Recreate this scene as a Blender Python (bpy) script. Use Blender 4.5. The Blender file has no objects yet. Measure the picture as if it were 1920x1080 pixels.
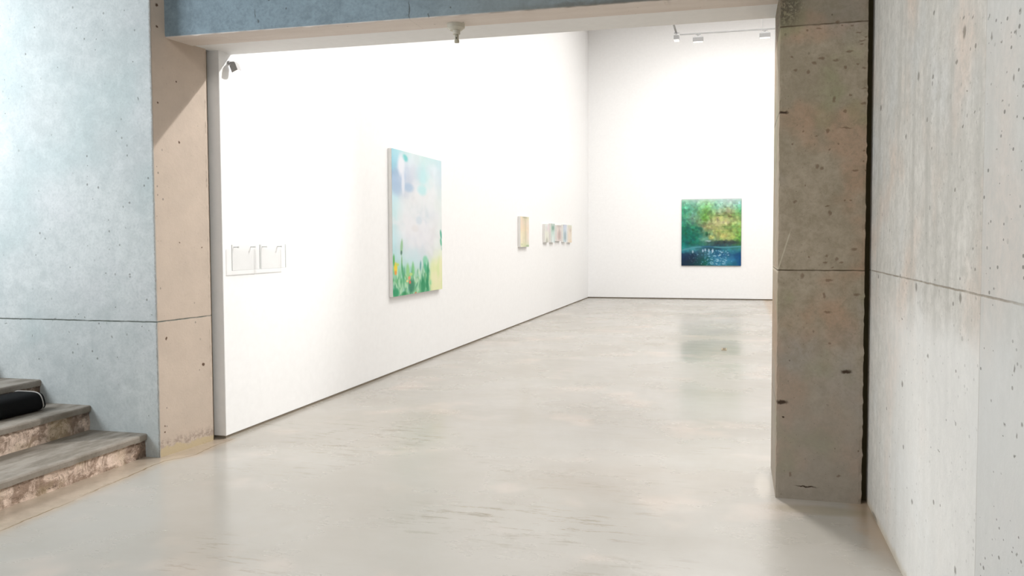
import bpy, bmesh, math, random
import numpy as np
from mathutils import Vector, Matrix, noise as mnoise

random.seed(7)
S = bpy.context.scene
COL = S.collection

# ------------------------------------------------------------------ camera
cd = bpy.data.cameras.new('camera')
cd.sensor_width = 36.0
cd.lens = 29.906
cd.shift_y = -15.0 / 1920.0
cd.clip_end = 200
cam = bpy.data.objects.new('camera', cd)
COL.objects.link(cam)
Rr = Vector((0.9666797, 0.2559566, -0.0040637))
Ru = Vector((-0.0079246, 0.0457885, 0.9989197))
Rb = Vector((0.2558662, -0.9656032, 0.0462911))
cam.matrix_world = Matrix(((Rr[0], Ru[0], Rb[0], 0), (Rr[1], Ru[1], Rb[1], 0), (Rr[2], Ru[2], Rb[2], 1.5), (0, 0, 0, 1)))
S.camera = cam

# ------------------------------------------------------------------ world, exposure
S.view_settings.view_transform = 'Standard'
S.view_settings.look = 'None'
S.view_settings.exposure = 0.0
S.view_settings.gamma = 1.0
S.view_settings.use_curve_mapping = False
W = bpy.data.worlds.new('world')
S.world = W
W.use_nodes = True
W.node_tree.nodes['Background'].inputs[0].default_value = (0.86, 0.93, 1.0, 1)
W.node_tree.nodes['Background'].inputs[1].default_value = 0.52

def lamp(name, kind, loc, target, power, color, **kw):
    l = bpy.data.lights.new(name, kind)
    l.energy = power
    l.color = color
    for k, v in kw.items():
        setattr(l, k, v)
    o = bpy.data.objects.new(name, l)
    o.location = loc
    d = Vector(target) - Vector(loc)
    o.rotation_euler = d.to_track_quat('-Z', 'Y').to_euler()
    COL.objects.link(o)
    return o

WARM = (1.0, 0.985, 0.965)
#LIGHTS_BEGIN
P_STAIR, P_WALL_FILL, P_HALL_FILL, P_CEIL, P_CEIL2, P_TRACK, P_BACK, P_KEY = 112, 18, 122, 350, 340, 88, 195, 1200
#LIGHTS_END
# daylight through the stairwell window, up the stairs on the left
lamp('stairwell_daylight', 'AREA', (-6.35, 3.2, 2.9), (-4.5, 5.0, 1.6), P_STAIR, (0.90, 0.955, 1.0), shape='RECTANGLE', size=1.3, size_y=1.3)
# added fill lights for the right wall and front floor, no visible source
lamp('right_wall_fill', 'AREA', (-4.8, 1.4, 2.0), (0.7, 3.2, 0.9), P_WALL_FILL, (1.0, 0.975, 0.94), shape='RECTANGLE', size=1.4, size_y=1.4, spread=math.radians(80))
lamp('hall_fill', 'AREA', (-1.3, 1.9, 4.5), (-0.5, 2.6, 0), P_HALL_FILL, (1.0, 0.97, 0.93), shape='RECTANGLE', size=2.0, size_y=2.0)
# gallery ceiling lights (soft) and the spots on the track
lamp('gallery_ceiling_light', 'AREA', (1.0, 10.5, 6.85), (1.0, 10.5, 0), P_CEIL, WARM, shape='RECTANGLE', size=6.0, size_y=8.0)
lamp('gallery_ceiling_light', 'AREA', (1.0, 17.5, 6.85), (1.0, 17.5, 0), P_CEIL2, WARM, shape='RECTANGLE', size=6.0, size_y=5.0)
TRACK_Y = (8.35, 10.2, 12.4, 14.9, 17.6)
for i, ty in enumerate(TRACK_Y):
    lamp('track_spot_light', 'SPOT', (-1.17, ty, 5.38), (-3.6, ty - 0.6 if i else ty - 1.6, 0.9), P_TRACK if i else P_TRACK * 1.25, WARM,
         spot_size=math.radians(115), spot_blend=0.9, shadow_soft_size=0.045)
lamp('opening_spot_light', 'SPOT', (0.25, 8.4, 5.60), (-3.85, 5.2, 1.3), P_KEY, WARM, spot_size=math.radians(54), spot_blend=1.0, shadow_soft_size=0.05)
lamp('opening_spot_light', 'SPOT', (-1.17, 8.35, 5.38), (0.7, 3.9, 0.2), P_KEY * 0.8, WARM, spot_size=math.radians(54), spot_blend=1.0, shadow_soft_size=0.35)  # extra spot added to brighten the front-right floor and lower right wall
for bx_ in (-0.77, 0.47):
    lamp('back_wall_spot_light', 'SPOT', (bx_, 17.0, 5.28), (bx_, 21.9, 2.6), P_BACK, WARM,
         spot_size=math.radians(120), spot_blend=1.0, shadow_soft_size=0.05)

# ------------------------------------------------------------------ helpers
def link(o, parent=None):
    COL.objects.link(o)
    if parent is not None:
        o.parent = parent
    return o

def empty(name, label, cat, loc=(0, 0, 0), group=None):
    o = bpy.data.objects.new(name, None)
    o.location = loc
    COL.objects.link(o)
    o['label'] = label
    o['category'] = cat
    if group:
        o['group'] = group
    return o

def mesh_obj(name, bm, mat, parent=None, origin=None, smooth=False):
    """vertices are given in world space; origin becomes the object's location"""
    me = bpy.data.meshes.new(name)
    off = Vector(origin) if origin is not None else Vector((0, 0, 0))
    if parent is not None:
        off = Vector(parent.location)
        p = parent.parent
        while p is not None:
            off += Vector(p.location)
            p = p.parent
    for v in bm.verts:
        v.co -= off
    bmesh.ops.recalc_face_normals(bm, faces=bm.faces)
    bm.to_mesh(me)
    bm.free()
    if mat is not None:
        me.materials.append(mat)
    if smooth:
        for f in me.polygons:
            f.use_smooth = True
    o = bpy.data.objects.new(name, me)
    link(o, parent)
    if parent is None:
        o.location = off
    return o

def tag(o, label, cat, group=None):
    o['label'] = label
    o['category'] = cat
    if group:
        o['group'] = group
    return o

def struct(o):
    o['kind'] = 'structure'
    return o

def box(bm, x0, x1, y0, y1, z0, z1, bevel=0, seg=2):
    vs = [bm.verts.new((x, y, z)) for x in (x0, x1) for y in (y0, y1) for z in (z0, z1)]
    fs = []
    for f in ((0, 1, 3, 2), (4, 6, 7, 5), (0, 4, 5, 1), (2, 3, 7, 6), (0, 2, 6, 4), (1, 5, 7, 3)):
        fs.append(bm.faces.new([vs[i] for i in f]))
    if bevel:
        es = list({e for f in fs for e in f.edges})
        bmesh.ops.bevel(bm, geom=es, offset=bevel, segments=seg, affect='EDGES', profile=0.6)
    return bm

def cyl(bm, c, r, h, axis='Z', seg=32, r2=None):
    r2 = r if r2 is None else r2
    rot = {'Z': Matrix.Identity(4), 'Y': Matrix.Rotation(math.pi / 2, 4, 'X'), 'X': Matrix.Rotation(math.pi / 2, 4, 'Y')}[axis]
    bmesh.ops.create_cone(bm, cap_ends=True, segments=seg, radius1=r, radius2=r2, depth=h, matrix=Matrix.Translation(c) @ rot)
    return bm

def prism(bm, pts, z0, z1, step=None, jag=0.0, arris=()):
    """vertical prism from an XY outline; with step the arrises are cut fine and roughened"""
    n = max(1, int(round((z1 - z0) / step))) if step else 1
    rings = []
    for k in range(n + 1):
        z = z0 + (z1 - z0) * k / n
        ring = []
        for (x, y) in pts:
            dx = dy = 0
            if jag and (x, y) in arris:
                q = mnoise.noise(Vector((x * 7, y * 7, z * 22)))
                q2 = max(0.0, mnoise.noise(Vector((x * 3 + 9, y * 5, z * 60))))
                a = jag * (0.5 * q + 1.1 * q2)
                dx = a
                dy = -a * 0.5
            ring.append(bm.verts.new((x + dx, y + dy, z)))
        rings.append(ring)
    for a, b in zip(rings, rings[1:]):
        for i in range(len(pts)):
            j = (i + 1) % len(pts)
            bm.faces.new((a[i], a[j], b[j], b[i]))
    bm.faces.new(rings[0])
    bm.faces.new(rings[-1])
    return bm

# ------------------------------------------------------------------ materials
def lin(c):
    return tuple(((v / 255) / 12.92 if v / 255 <= 0.04045 else ((v / 255 + 0.055) / 1.055) ** 2.4) for v in c) + (1.0,)

class NT:
    def __init__(s, name):
        s.m = bpy.data.materials.new(name)
        s.m.use_nodes = True
        s.t = s.m.node_tree
        s.n = s.t.nodes
        s.b = s.n['Principled BSDF']
        s.pos = s.n.new('ShaderNodeNewGeometry').outputs['Position']
        s.x, s.y, s.z = s.sep(s.pos)
    def l(s, a, b):
        s.t.links.new(a, b)
    def sep(s, v):
        q = s.n.new('ShaderNodeSeparateXYZ')
        s.l(v, q.inputs[0])
        return q.outputs
    def setv(s, sock, v):
        if hasattr(v, 'is_output') or isinstance(v, bpy.types.NodeSocket):
            s.l(v, sock)
        else:
            sock.default_value = v
    def math(s, op, a, b=0.0, c=0.0, clamp=False):
        q = s.n.new('ShaderNodeMath')
        q.operation = op
        q.use_clamp = clamp
        s.setv(q.inputs[0], a)
        s.setv(q.inputs[1], b)
        s.setv(q.inputs[2], c)
        return q.outputs[0]
    def vec(s, op, a, b=(0, 0, 0)):
        q = s.n.new('ShaderNodeVectorMath')
        q.operation = op
        s.setv(q.inputs[0], a)
        s.setv(q.inputs[1], b)
        return q.outputs['Value'] if op in ('LENGTH', 'DISTANCE') else q.outputs[0]
    def scale(s, v, k):
        return s.vec('MULTIPLY', v, k)
    def noise(s, scale, detail=4, rough=0.55, vec=None, stretch=None, dist=0.0, color=False):
        q = s.n.new('ShaderNodeTexNoise')
        v = vec or s.pos
        if stretch:
            v = s.scale(v, stretch)
        s.l(v, q.inputs['Vector'])
        q.inputs['Scale'].default_value = scale
        q.inputs['Detail'].default_value = detail
        q.inputs['Roughness'].default_value = rough
        q.inputs['Distortion'].default_value = dist
        return q.outputs['Color' if color else 'Fac']
    def ramp(s, f, a, b, lo=0.0, hi=1.0, smooth=True):
        q = s.n.new('ShaderNodeMapRange')
        if smooth:
            q.interpolation_type = 'SMOOTHSTEP'
        s.setv(q.inputs['Value'], f)
        q.inputs['From Min'].default_value = a
        q.inputs['From Max'].default_value = b
        q.inputs['To Min'].default_value = lo
        q.inputs['To Max'].default_value = hi
        return q.outputs[0]
    def mix(s, f, a, b, mode='MIX'):
        q = s.n.new('ShaderNodeMix')
        q.data_type = 'RGBA'
        q.blend_type = mode
        s.setv(q.inputs[0], f)
        s.setv(q.inputs[6], a)
        s.setv(q.inputs[7], b)
        return q.outputs[2]
    def pores(s, scale, thr, density, stretch=(1, 1, 1)):
        q = s.n.new('ShaderNodeTexVoronoi')
        s.l(s.scale(s.pos, stretch), q.inputs['Vector'])
        q.inputs['Scale'].default_value = scale
        c = s.sep(q.outputs['Color'])
        keep = s.math('LESS_THAN', c[0], density)
        rad = s.math('MULTIPLY_ADD', c[1], thr, thr * 0.25)
        inside = s.math('LESS_THAN', q.outputs['Distance'], rad)
        return s.math('MULTIPLY', keep, inside)
    def marks(s, lst, plane, warp=0.012):
        """soft-edged small marks: (a, z, ra, rz) on a wall plane 'XZ' or 'YZ' or 'XY'"""
        if not hasattr(s, '_w'):
            w = s.noise(38, 3, 0.6, color=True)
            w = s.vec('SUBTRACT', w, (0.5, 0.5, 0.5))
            s._w = s.vec('ADD', s.pos, s.scale(w, (warp * 2, warp * 2, warp * 2)))
        out = None
        for (a, z, ra, rz) in lst:
            if plane == 'XZ':
                c, k = (a, 0, z), (1 / ra, 0, 1 / rz)
            elif plane == 'YZ':
                c, k = (0, a, z), (0, 1 / ra, 1 / rz)
            else:
                c, k = (a, z, 0), (1 / ra, 1 / rz, 0)
            d = s.vec('LENGTH', s.scale(s.vec('SUBTRACT', s._w, c), k))
            f = s.ramp(d, 0.45, 1.15, 1.0, 0.0)
            out = f if out is None else s.math('MAXIMUM', out, f)
        return out
    def line(s, coord, at, half, wob=0.004, seed=0):
        w = s.noise(9, 3, 0.6, stretch=(1 + seed, 1, 1))
        c = s.math('MULTIPLY_ADD', w, wob * 2, s.math('SUBTRACT', coord, at + wob))
        d = s.math('ABSOLUTE', c)
        br = s.ramp(s.noise(5, 3, 0.7), 0.3, 0.6, 0.45, 1.0)
        return s.math('MULTIPLY', s.ramp(d, half * 0.5, half * 1.4, 1.0, 0.0), br)
    def bump(s, h, dist, strength=1.0, prev=None):
        q = s.n.new('ShaderNodeBump')
        q.inputs['Strength'].default_value = strength
        q.inputs['Distance'].default_value = dist
        s.l(h, q.inputs['Height'])
        if prev is not None:
            s.l(prev, q.inputs['Normal'])
        return q.outputs[0]
    def done(s, col, rough=0.8, normal=None, spec=0.3):
        s.setv(s.b.inputs['Base Color'], col)
        s.setv(s.b.inputs['Roughness'], rough)
        s.b.inputs['Specular IOR Level'].default_value = spec
        if normal is not None:
            s.l(normal, s.b.inputs['Normal'])
        return s.m

def concrete(name, base, dark, tintc=None, blot=0.5, pore=(26, 0.16, 0.16), stretch=(1, 1, 0.8), hlines=(), vlines=(), marks=(), plane='XZ',
             markcol=(70, 60, 48), linecol=(95, 90, 80), extra=None, rough=0.82, streak=0.0, fine=0.18, mott=0.5):
    t = NT(name)
    n1 = t.noise(1.3, 5, 0.6)
    n2 = t.noise(7, 5, 0.65, dist=0.4)
    n3 = t.noise(60, 3, 0.6)
    f = t.ramp(t.math('ADD', t.math('MULTIPLY', n1, 0.6), t.math('MULTIPLY', n2, 0.4)), 0.36, 0.66)
    col = t.mix(t.math('MULTIPLY', f, blot), lin(base), lin(dark))
    if tintc:
        for k, (tc, sc, lo, hi, amt) in enumerate(tintc):
            ff = t.ramp(t.noise(sc, 3, 0.5, vec=t.vec('ADD', t.pos, (k * 13.1, 7.7 * k, 3.3 * k))), lo, hi, 0, amt)
            col = t.mix(ff, col, lin(tc))
    if streak:
        sf = t.ramp(t.noise(9, 4, 0.6, stretch=(1, 1, 0.07)), 0.42, 0.72, 0, streak)
        col = t.mix(sf, col, lin(dark))
    col = t.mix(t.ramp(n3, 0.42, 0.75, 0, fine * 1.8), col, lin(dark))
    n5 = t.noise(15, 7, 0.72, dist=0.3)
    col = t.mix(t.ramp(n5, 0.44, 0.66, 0, mott), col, lin(dark))
    col = t.mix(t.ramp(n5, 0.46, 0.34, 0, mott * 0.5), col, lin(tuple(min(255, v * 1.08) for v in base)))
    n4 = t.noise(150, 4, 0.8)
    col = t.mix(t.ramp(n4, 0.56, 0.72, 0, 0.32), col, lin(markcol))
    h = n3
    if extra:
        col = extra(t, col)
    hole = t.pores(*pore, stretch)
    cl = t.ramp(t.noise(2.1, 2, 0.5), 0.42, 0.6)
    hole = t.math('MULTIPLY', hole, cl)
    hole2 = t.pores(pore[0] * 2.6, pore[1] * 0.9, pore[2] * 0.9, stretch)
    allh = t.math('MAXIMUM', hole, t.math('MULTIPLY', hole2, 0.55))
    if marks:
        allh = t.math('MAXIMUM', allh, t.marks(marks, plane))
    col = t.mix(t.math('MULTIPLY', allh, 0.6), col, lin(markcol))
    g = None
    for i, (at, hw) in enumerate(hlines):
        q = t.line(t.z, at, hw, seed=i)
        g = q if g is None else t.math('MAXIMUM', g, q)
    for (ax, at, hw, *lim) in vlines:
        q = t.line({'X': t.x, 'Y': t.y}[ax], at, hw, wob=0.003)
        if lim:
            q = t.math('MULTIPLY', q, lim[0])
        g = q if g is None else t.math('MAXIMUM', g, q)
    if g is not None:
        col = t.mix(g, col, lin(linecol))
        allh = t.math('MAXIMUM', allh, g)
    b1 = t.bump(t.math('ADD', n2, t.math('MULTIPLY', n3, 0.35)), 0.004, 0.6)
    b2 = t.bump(t.math('SUBTRACT', 1.0, allh), 0.0025, 0.6, prev=b1)
    return t.done(col, rough, b2, 0.25)

def plain(name, rgb, rough=0.6, spec=0.3, bumpamt=0.0, metal=0.0, emis=None):
    t = NT(name)
    n = t.noise(18, 4, 0.6)
    d = tuple(max(0, v * 0.96) for v in rgb)
    col = t.mix(n, lin(rgb), lin(d))
    nm = t.bump(t.noise(140, 3, 0.6), 0.001, bumpamt) if bumpamt else None
    t.done(col, rough, nm, spec)
    t.b.inputs['Metallic'].default_value = metal
    if emis:
        t.b.inputs['Emission Color'].default_value = lin(rgb)
        t.b.inputs['Emission Strength'].default_value = emis
    return t.m

PILLAR_MARKS = [(0.371,2.674,0.008,0.008),(0.434,2.682,0.021,0.006),(0.528,2.711,0.014,0.010),(0.552,2.690,0.007,0.007),(0.606,2.685,0.011,0.006),(0.640,2.644,0.020,0.006),(0.676,2.620,0.010,0.006),(0.660,2.598,0.021,0.005),(0.657,2.579,0.011,0.004),(0.596,2.543,0.027,0.006),(0.446,2.514,0.022,0.008),(0.409,2.490,0.013,0.010),(0.379,2.443,0.011,0.017),(0.524,2.499,0.019,0.010),(0.575,2.457,0.011,0.010),(0.672,2.448,0.014,0.010),(0.637,2.471,0.009,0.007),(0.310,2.457,0.010,0.011),(0.289,2.530,0.011,0.007),(0.517,2.282,0.010,0.019),(0.601,2.302,0.008,0.007),(0.672,2.252,0.016,0.010),(0.575,2.212,0.011,0.010),(0.583,2.122,0.035,0.006),(0.357,2.113,0.007,0.007),(0.425,2.082,0.007,0.006),(0.670,2.335,0.021,0.004),(0.485,2.109,0.011,0.014),
 (0.297,2.041,0.006,0.006),(0.495,2.004,0.008,0.007),(0.430,1.912,0.014,0.016),(0.457,1.901,0.011,0.011),(0.630,1.882,0.022,0.007),(0.688,1.879,0.007,0.007),(0.676,1.932,0.007,0.007),(0.677,1.990,0.007,0.006),(0.580,1.717,0.006,0.006),(0.609,1.718,0.007,0.006),(0.370,1.803,0.006,0.006),(0.501,1.647,0.010,0.017),(0.487,1.687,0.017,0.006),(0.316,1.715,0.014,0.010),(0.631,1.443,0.021,0.010),(0.394,1.403,0.007,0.007),(0.487,1.407,0.011,0.007),(0.542,1.390,0.011,0.013),(0.566,1.369,0.014,0.006),(0.481,1.369,0.014,0.007),(0.519,1.340,0.010,0.006),
 (0.569,0.152,0.013,0.007),(0.306,0.142,0.008,0.017),(0.649,1.189,0.020,0.010),(0.479,1.182,0.010,0.020),(0.502,1.268,0.025,0.008),(0.497,1.088,0.025,0.008),(0.511,0.910,0.010,0.007),(0.358,1.293,0.014,0.020)]
PILLAR_DARK = [(0.247,2.222,0.032,0.011),(0.601,0.751,0.034,0.013),(0.256,0.562,0.037,0.015),(0.262,0.475,0.010,0.006),(0.393,0.079,0.067,0.006)]
RIGHT_MARKS = [(3.154,2.187,0.024,0.026),(3.893,2.178,0.023,0.023),(4.859,2.188,0.031,0.018),(3.623,2.370,0.019,0.012),(2.832,2.099,0.012,0.013),(2.600,2.058,0.007,0.010),(2.612,1.935,0.007,0.012),(3.251,2.107,0.022,0.007),(2.860,2.165,0.009,0.006),(3.050,2.210,0.013,0.006),(3.166,2.239,0.015,0.005),(3.103,1.985,0.015,0.004),(3.005,1.899,0.014,0.004),(3.149,1.876,0.016,0.005),(4.150,1.956,0.020,0.014),(3.617,2.124,0.021,0.010),(2.709,1.891,0.009,0.004),(2.735,2.062,0.008,0.005),
 (3.138,1.300,0.022,0.020),(3.865,1.299,0.018,0.023),(4.852,1.302,0.018,0.013),(2.992,1.468,0.010,0.005),(2.961,1.402,0.010,0.004),(4.168,1.138,0.016,0.006),
 (4.858,0.010,0.12,0.014),(3.132,0.374,0.017,0.014),(3.874,0.385,0.021,0.014),(3.618,1.040,0.02,0.010),(4.137,0.845,0.023,0.014),(2.548,1.148,0.008,0.011),(2.515,0.975,0.009,0.008),(2.476,1.012,0.009,0.007),(2.531,0.917,0.010,0.004),(2.622,0.981,0.012,0.004),(2.639,0.948,0.010,0.003),(2.490,0.659,0.010,0.004),(3.406,0.719,0.02,0.004)]
LEFT_MARKS = [(-4.016,2.736,0.005,0.005),(-3.983,2.483,0.004,0.014),(-4.322,2.835,0.004,0.005),(-4.310,2.908,0.005,0.005),(-4.473,2.991,0.004,0.005),(-4.254,2.967,0.004,0.004),(-4.637,2.733,0.005,0.004),(-4.951,2.615,0.004,0.004),(-5.099,2.670,0.004,0.007),(-5.068,2.529,0.005,0.005),(-5.101,2.430,0.005,0.005),(-4.069,1.769,0.006,0.006),(-4.124,1.743,0.005,0.005),(-4.425,1.477,0.005,0.004),(-4.108,1.596,0.005,0.005),(-4.283,1.283,0.007,0.005),(-4.083,1.273,0.009,0.005),
 (-5.026,0.942,0.012,0.005),(-4.348,0.926,0.006,0.010),(-4.336,0.903,0.004,0.005),(-3.913,0.998,0.005,0.004),(-4.209,1.044,0.004,0.004),(-4.603,0.862,0.003,0.007),(-4.547,0.970,0.005,0.004),(-4.466,0.970,0.005,0.005),(-4.518,0.988,0.005,0.005),(-4.723,0.954,0.013,0.004),(-3.993,0.911,0.005,0.006),(-3.938,0.885,0.004,0.004),(-4.927,0.826,0.004,0.009),(-4.536,0.774,0.007,0.004),(-5.157,0.912,0.013,0.004)]
PINK_MARKS = [(5.10,3.125,0.017,0.015),(5.10,2.981,0.014,0.011),(5.286,2.208,0.012,0.012),(5.09,2.457,0.010,0.008),(5.271,2.632,0.008,0.009),(5.12,0.825,0.010,0.014),(5.48,0.590,0.018,0.014),(5.268,1.496,0.007,0.006),(5.492,1.457,0.008,0.006),(5.09,0.169,0.010,0.007),(5.09,0.212,0.009,0.008)]
BEAM_MARKS = [(-2.044,2.979,0.006,0.066),(-3.151,3.033,0.004,0.038),(-3.128,2.980,0.007,0.016),(-2.920,3.053,0.005,0.008),(-1.914,2.935,0.005,0.015),(-3.046,3.110,0.010,0.005)]

def left_extra(t, col):
    # the jamb (return face) has the warm gallery light put into its colour; weathered foot
    nx = t.sep(t.n['Geometry'].outputs['Normal'])[0] if 'Geometry' in t.n else t.x
    jamb = t.ramp(t.y, 5.038, 5.045)
    col = t.mix(t.math('MULTIPLY', jamb, 0.85), col, t.mix(t.noise(5, 4, 0.6), lin((205, 185, 167)), lin((178, 160, 144))))
    m = t.marks(PINK_MARKS, 'YZ')
    col = t.mix(t.math('MULTIPLY', m, jamb), col, lin((92, 70, 55)))
    ar = t.math('ADD', t.x, t.math('MULTIPLY', t.noise(26, 4, 0.75), 0.022))
    ed = t.math('MULTIPLY', t.ramp(ar, -3.876, -3.866, 0, 0.65), t.ramp(t.y, 5.030, 5.052, 1.0, 0.0))
    col = t.mix(ed, col, lin((112, 92, 72)))
    foot = t.math('ADD', t.z, t.math('MULTIPLY', t.noise(9, 4, 0.7), 0.12))
    band = t.math('MULTIPLY', t.ramp(t.math('ABSOLUTE', t.math('SUBTRACT', foot, 0.135)), 0.0, 0.06, 0.5, 0.0), jamb)
    col = t.mix(t.math('MULTIPLY', band, t.ramp(t.noise(30, 4, 0.7), 0.4, 0.6)), col, lin((120, 104, 96)))
    low = t.math('MULTIPLY', t.ramp(foot, 0.10, 0.12, 1.0, 0.0), jamb)
    col = t.mix(low, col, lin((188, 172, 142)))
    return col

def pillar_extra(t, col):
    col = t.mix(t.ramp(t.z, 1.1, 0.4, 0, 0.5), col, t.mix(t.noise(5, 4, 0.6), lin((158, 150, 142)), lin((132, 126, 118))))
    # darker second pour above the top joint, honeycombing at its left arris
    top = t.ramp(t.math('ADD', t.z, t.math('MULTIPLY', t.noise(6, 3, 0.6), 0.02)), 2.708, 2.716, 0, 0.4)
    col = t.mix(top, col, lin((108, 100, 84)))
    q = t.vec('LENGTH', t.scale(t.vec('SUBTRACT', t.pos, (0.25, 0, 2.82)), (1 / 0.11, 0, 1 / 0.13)))
    hc = t.math('MULTIPLY', t.ramp(q, 0.4, 1.2, 1, 0), t.ramp(t.noise(55, 4, 0.8), 0.38, 0.55))
    col = t.mix(t.math('MULTIPLY', hc, 0.7), col, lin((58, 52, 44)))
    d = t.marks(PILLAR_DARK, 'XZ')
    col = t.mix(d, col, lin((62, 48, 36)))
    # pale scratch beside the joint
    s = t.math('ADD', t.math('SUBTRACT', t.x, 0.218), t.math('MULTIPLY', t.math('SUBTRACT', t.z, 1.30), -0.30))
    sc = t.math('MULTIPLY', t.ramp(t.math('ABSOLUTE', s), 0.001, 0.006, 0.4, 0), t.math('MULTIPLY', t.ramp(t.z, 1.27, 1.31), t.ramp(t.z, 1.52, 1.57, 1, 0)))
    col = t.mix(sc, col, lin((205, 196, 175)))
    red = t.marks(PILLAR_MARKS, 'XZ')
    return t.mix(t.math('MULTIPLY', red, 0.55), col, lin((92, 66, 48)))

def right_extra(t, col):
    low = t.math('MULTIPLY', t.ramp(t.math('ADD', t.z, t.math('MULTIPLY', t.noise(3, 3, 0.6), 0.25)), 1.45, 1.2, 0, 0.6), t.ramp(t.y, 4.9, 4.0, 0.2, 1.0))  # lower wall paled in colour for the gallery light falling there
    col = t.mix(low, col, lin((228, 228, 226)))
    # second formwork panel nearer the camera: greyer and more pitted
    p = t.ramp(t.y, 2.885, 2.895, 1, 0)
    col = t.mix(t.math('MULTIPLY', p, 0.55), col, lin((190, 191, 189)))
    more = t.math('MULTIPLY', t.math('MULTIPLY', t.pores(44, 0.22, 0.8, (1, 0.6, 0.9)), t.math('MAXIMUM', p, 0.35)), t.ramp(t.noise(3.3, 2, 0.6), 0.36, 0.52))
    col = t.mix(t.math('MULTIPLY', more, 0.7), col, lin((88, 86, 78)))
    # tan stain along the floor
    ft = t.ramp(t.math('ADD', t.z, t.math('MULTIPLY', t.noise(11, 3, 0.6), 0.06)), 0.03, 0.09, 0.55, 0)
    return t.mix(ft, col, lin((176, 160, 132)))

def beam_extra(t, col):
    # underside: board-marked, with warm bounced gallery light put into its colour
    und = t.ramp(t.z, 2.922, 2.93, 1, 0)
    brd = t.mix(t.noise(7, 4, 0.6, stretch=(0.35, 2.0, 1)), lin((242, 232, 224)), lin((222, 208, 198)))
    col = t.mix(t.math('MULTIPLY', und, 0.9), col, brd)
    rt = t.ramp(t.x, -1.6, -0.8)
    col = t.mix(t.math('MULTIPLY', t.ramp(t.z, 2.919, 2.924), t.ramp(t.x, -2.4, -1.2, 0, 0.6)), col, t.mix(t.noise(4, 4, 0.6), lin((132, 134, 130)), lin((104, 106, 100))))  # daylight falloff to the right put into the front's colour, with mottled staining
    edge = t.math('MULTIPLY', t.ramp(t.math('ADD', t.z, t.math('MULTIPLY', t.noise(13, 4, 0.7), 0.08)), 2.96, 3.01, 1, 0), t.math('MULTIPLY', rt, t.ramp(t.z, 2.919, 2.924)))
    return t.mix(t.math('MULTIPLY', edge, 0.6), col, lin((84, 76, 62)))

M = {}
M['left'] = concrete('blue_grey_concrete', (206, 210, 209), (168, 176, 176), tintc=[((206, 206, 208), 1.1, 0.5, 0.7, 0.5), ((168, 186, 186), 0.9, 0.5, 0.68, 0.5)],
                     hlines=[(0.947, 0.0045)], marks=LEFT_MARKS, markcol=(98, 98, 92), extra=left_extra, linecol=(92, 98, 92), pore=(24, 0.15, 0.2), mott=0.32)
M['pillar'] = concrete('brown_grey_concrete', (160, 148, 130), (128, 118, 98), tintc=[((166, 134, 110), 2.4, 0.48, 0.62, 0.6), ((136, 138, 104), 3.1, 0.52, 0.66, 0.55), ((146, 142, 138), 1.7, 0.5, 0.7, 0.5)],
                       hlines=[(1.324, 0.0035), (2.703, 0.004)], markcol=(70, 56, 42), linecol=(80, 68, 52), extra=pillar_extra, pore=(24, 0.17, 0.16), blot=0.6)
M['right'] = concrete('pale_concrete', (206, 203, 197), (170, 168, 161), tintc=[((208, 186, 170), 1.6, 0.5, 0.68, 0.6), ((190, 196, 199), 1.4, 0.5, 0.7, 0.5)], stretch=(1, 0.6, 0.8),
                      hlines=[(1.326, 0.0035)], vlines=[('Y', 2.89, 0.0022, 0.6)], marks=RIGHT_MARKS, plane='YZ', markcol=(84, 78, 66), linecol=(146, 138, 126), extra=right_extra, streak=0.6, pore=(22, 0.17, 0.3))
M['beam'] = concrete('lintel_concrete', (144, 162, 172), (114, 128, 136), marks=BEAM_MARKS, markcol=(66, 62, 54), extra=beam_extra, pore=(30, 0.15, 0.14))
M['white'] = plain('white_wall_paint', (243, 243, 243), 0.75, 0.25, 0.15)
M['gap'] = plain('dark_gap', (92, 84, 60), 0.95, 0.1, 0.3)
M['shadowgap'] = plain('plinth_gap', (150, 140, 126), 0.95, 0.1, 0.3)
M['strip'] = plain('grey_plinth', (128, 120, 108), 0.9, 0.2, 0.3)

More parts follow.
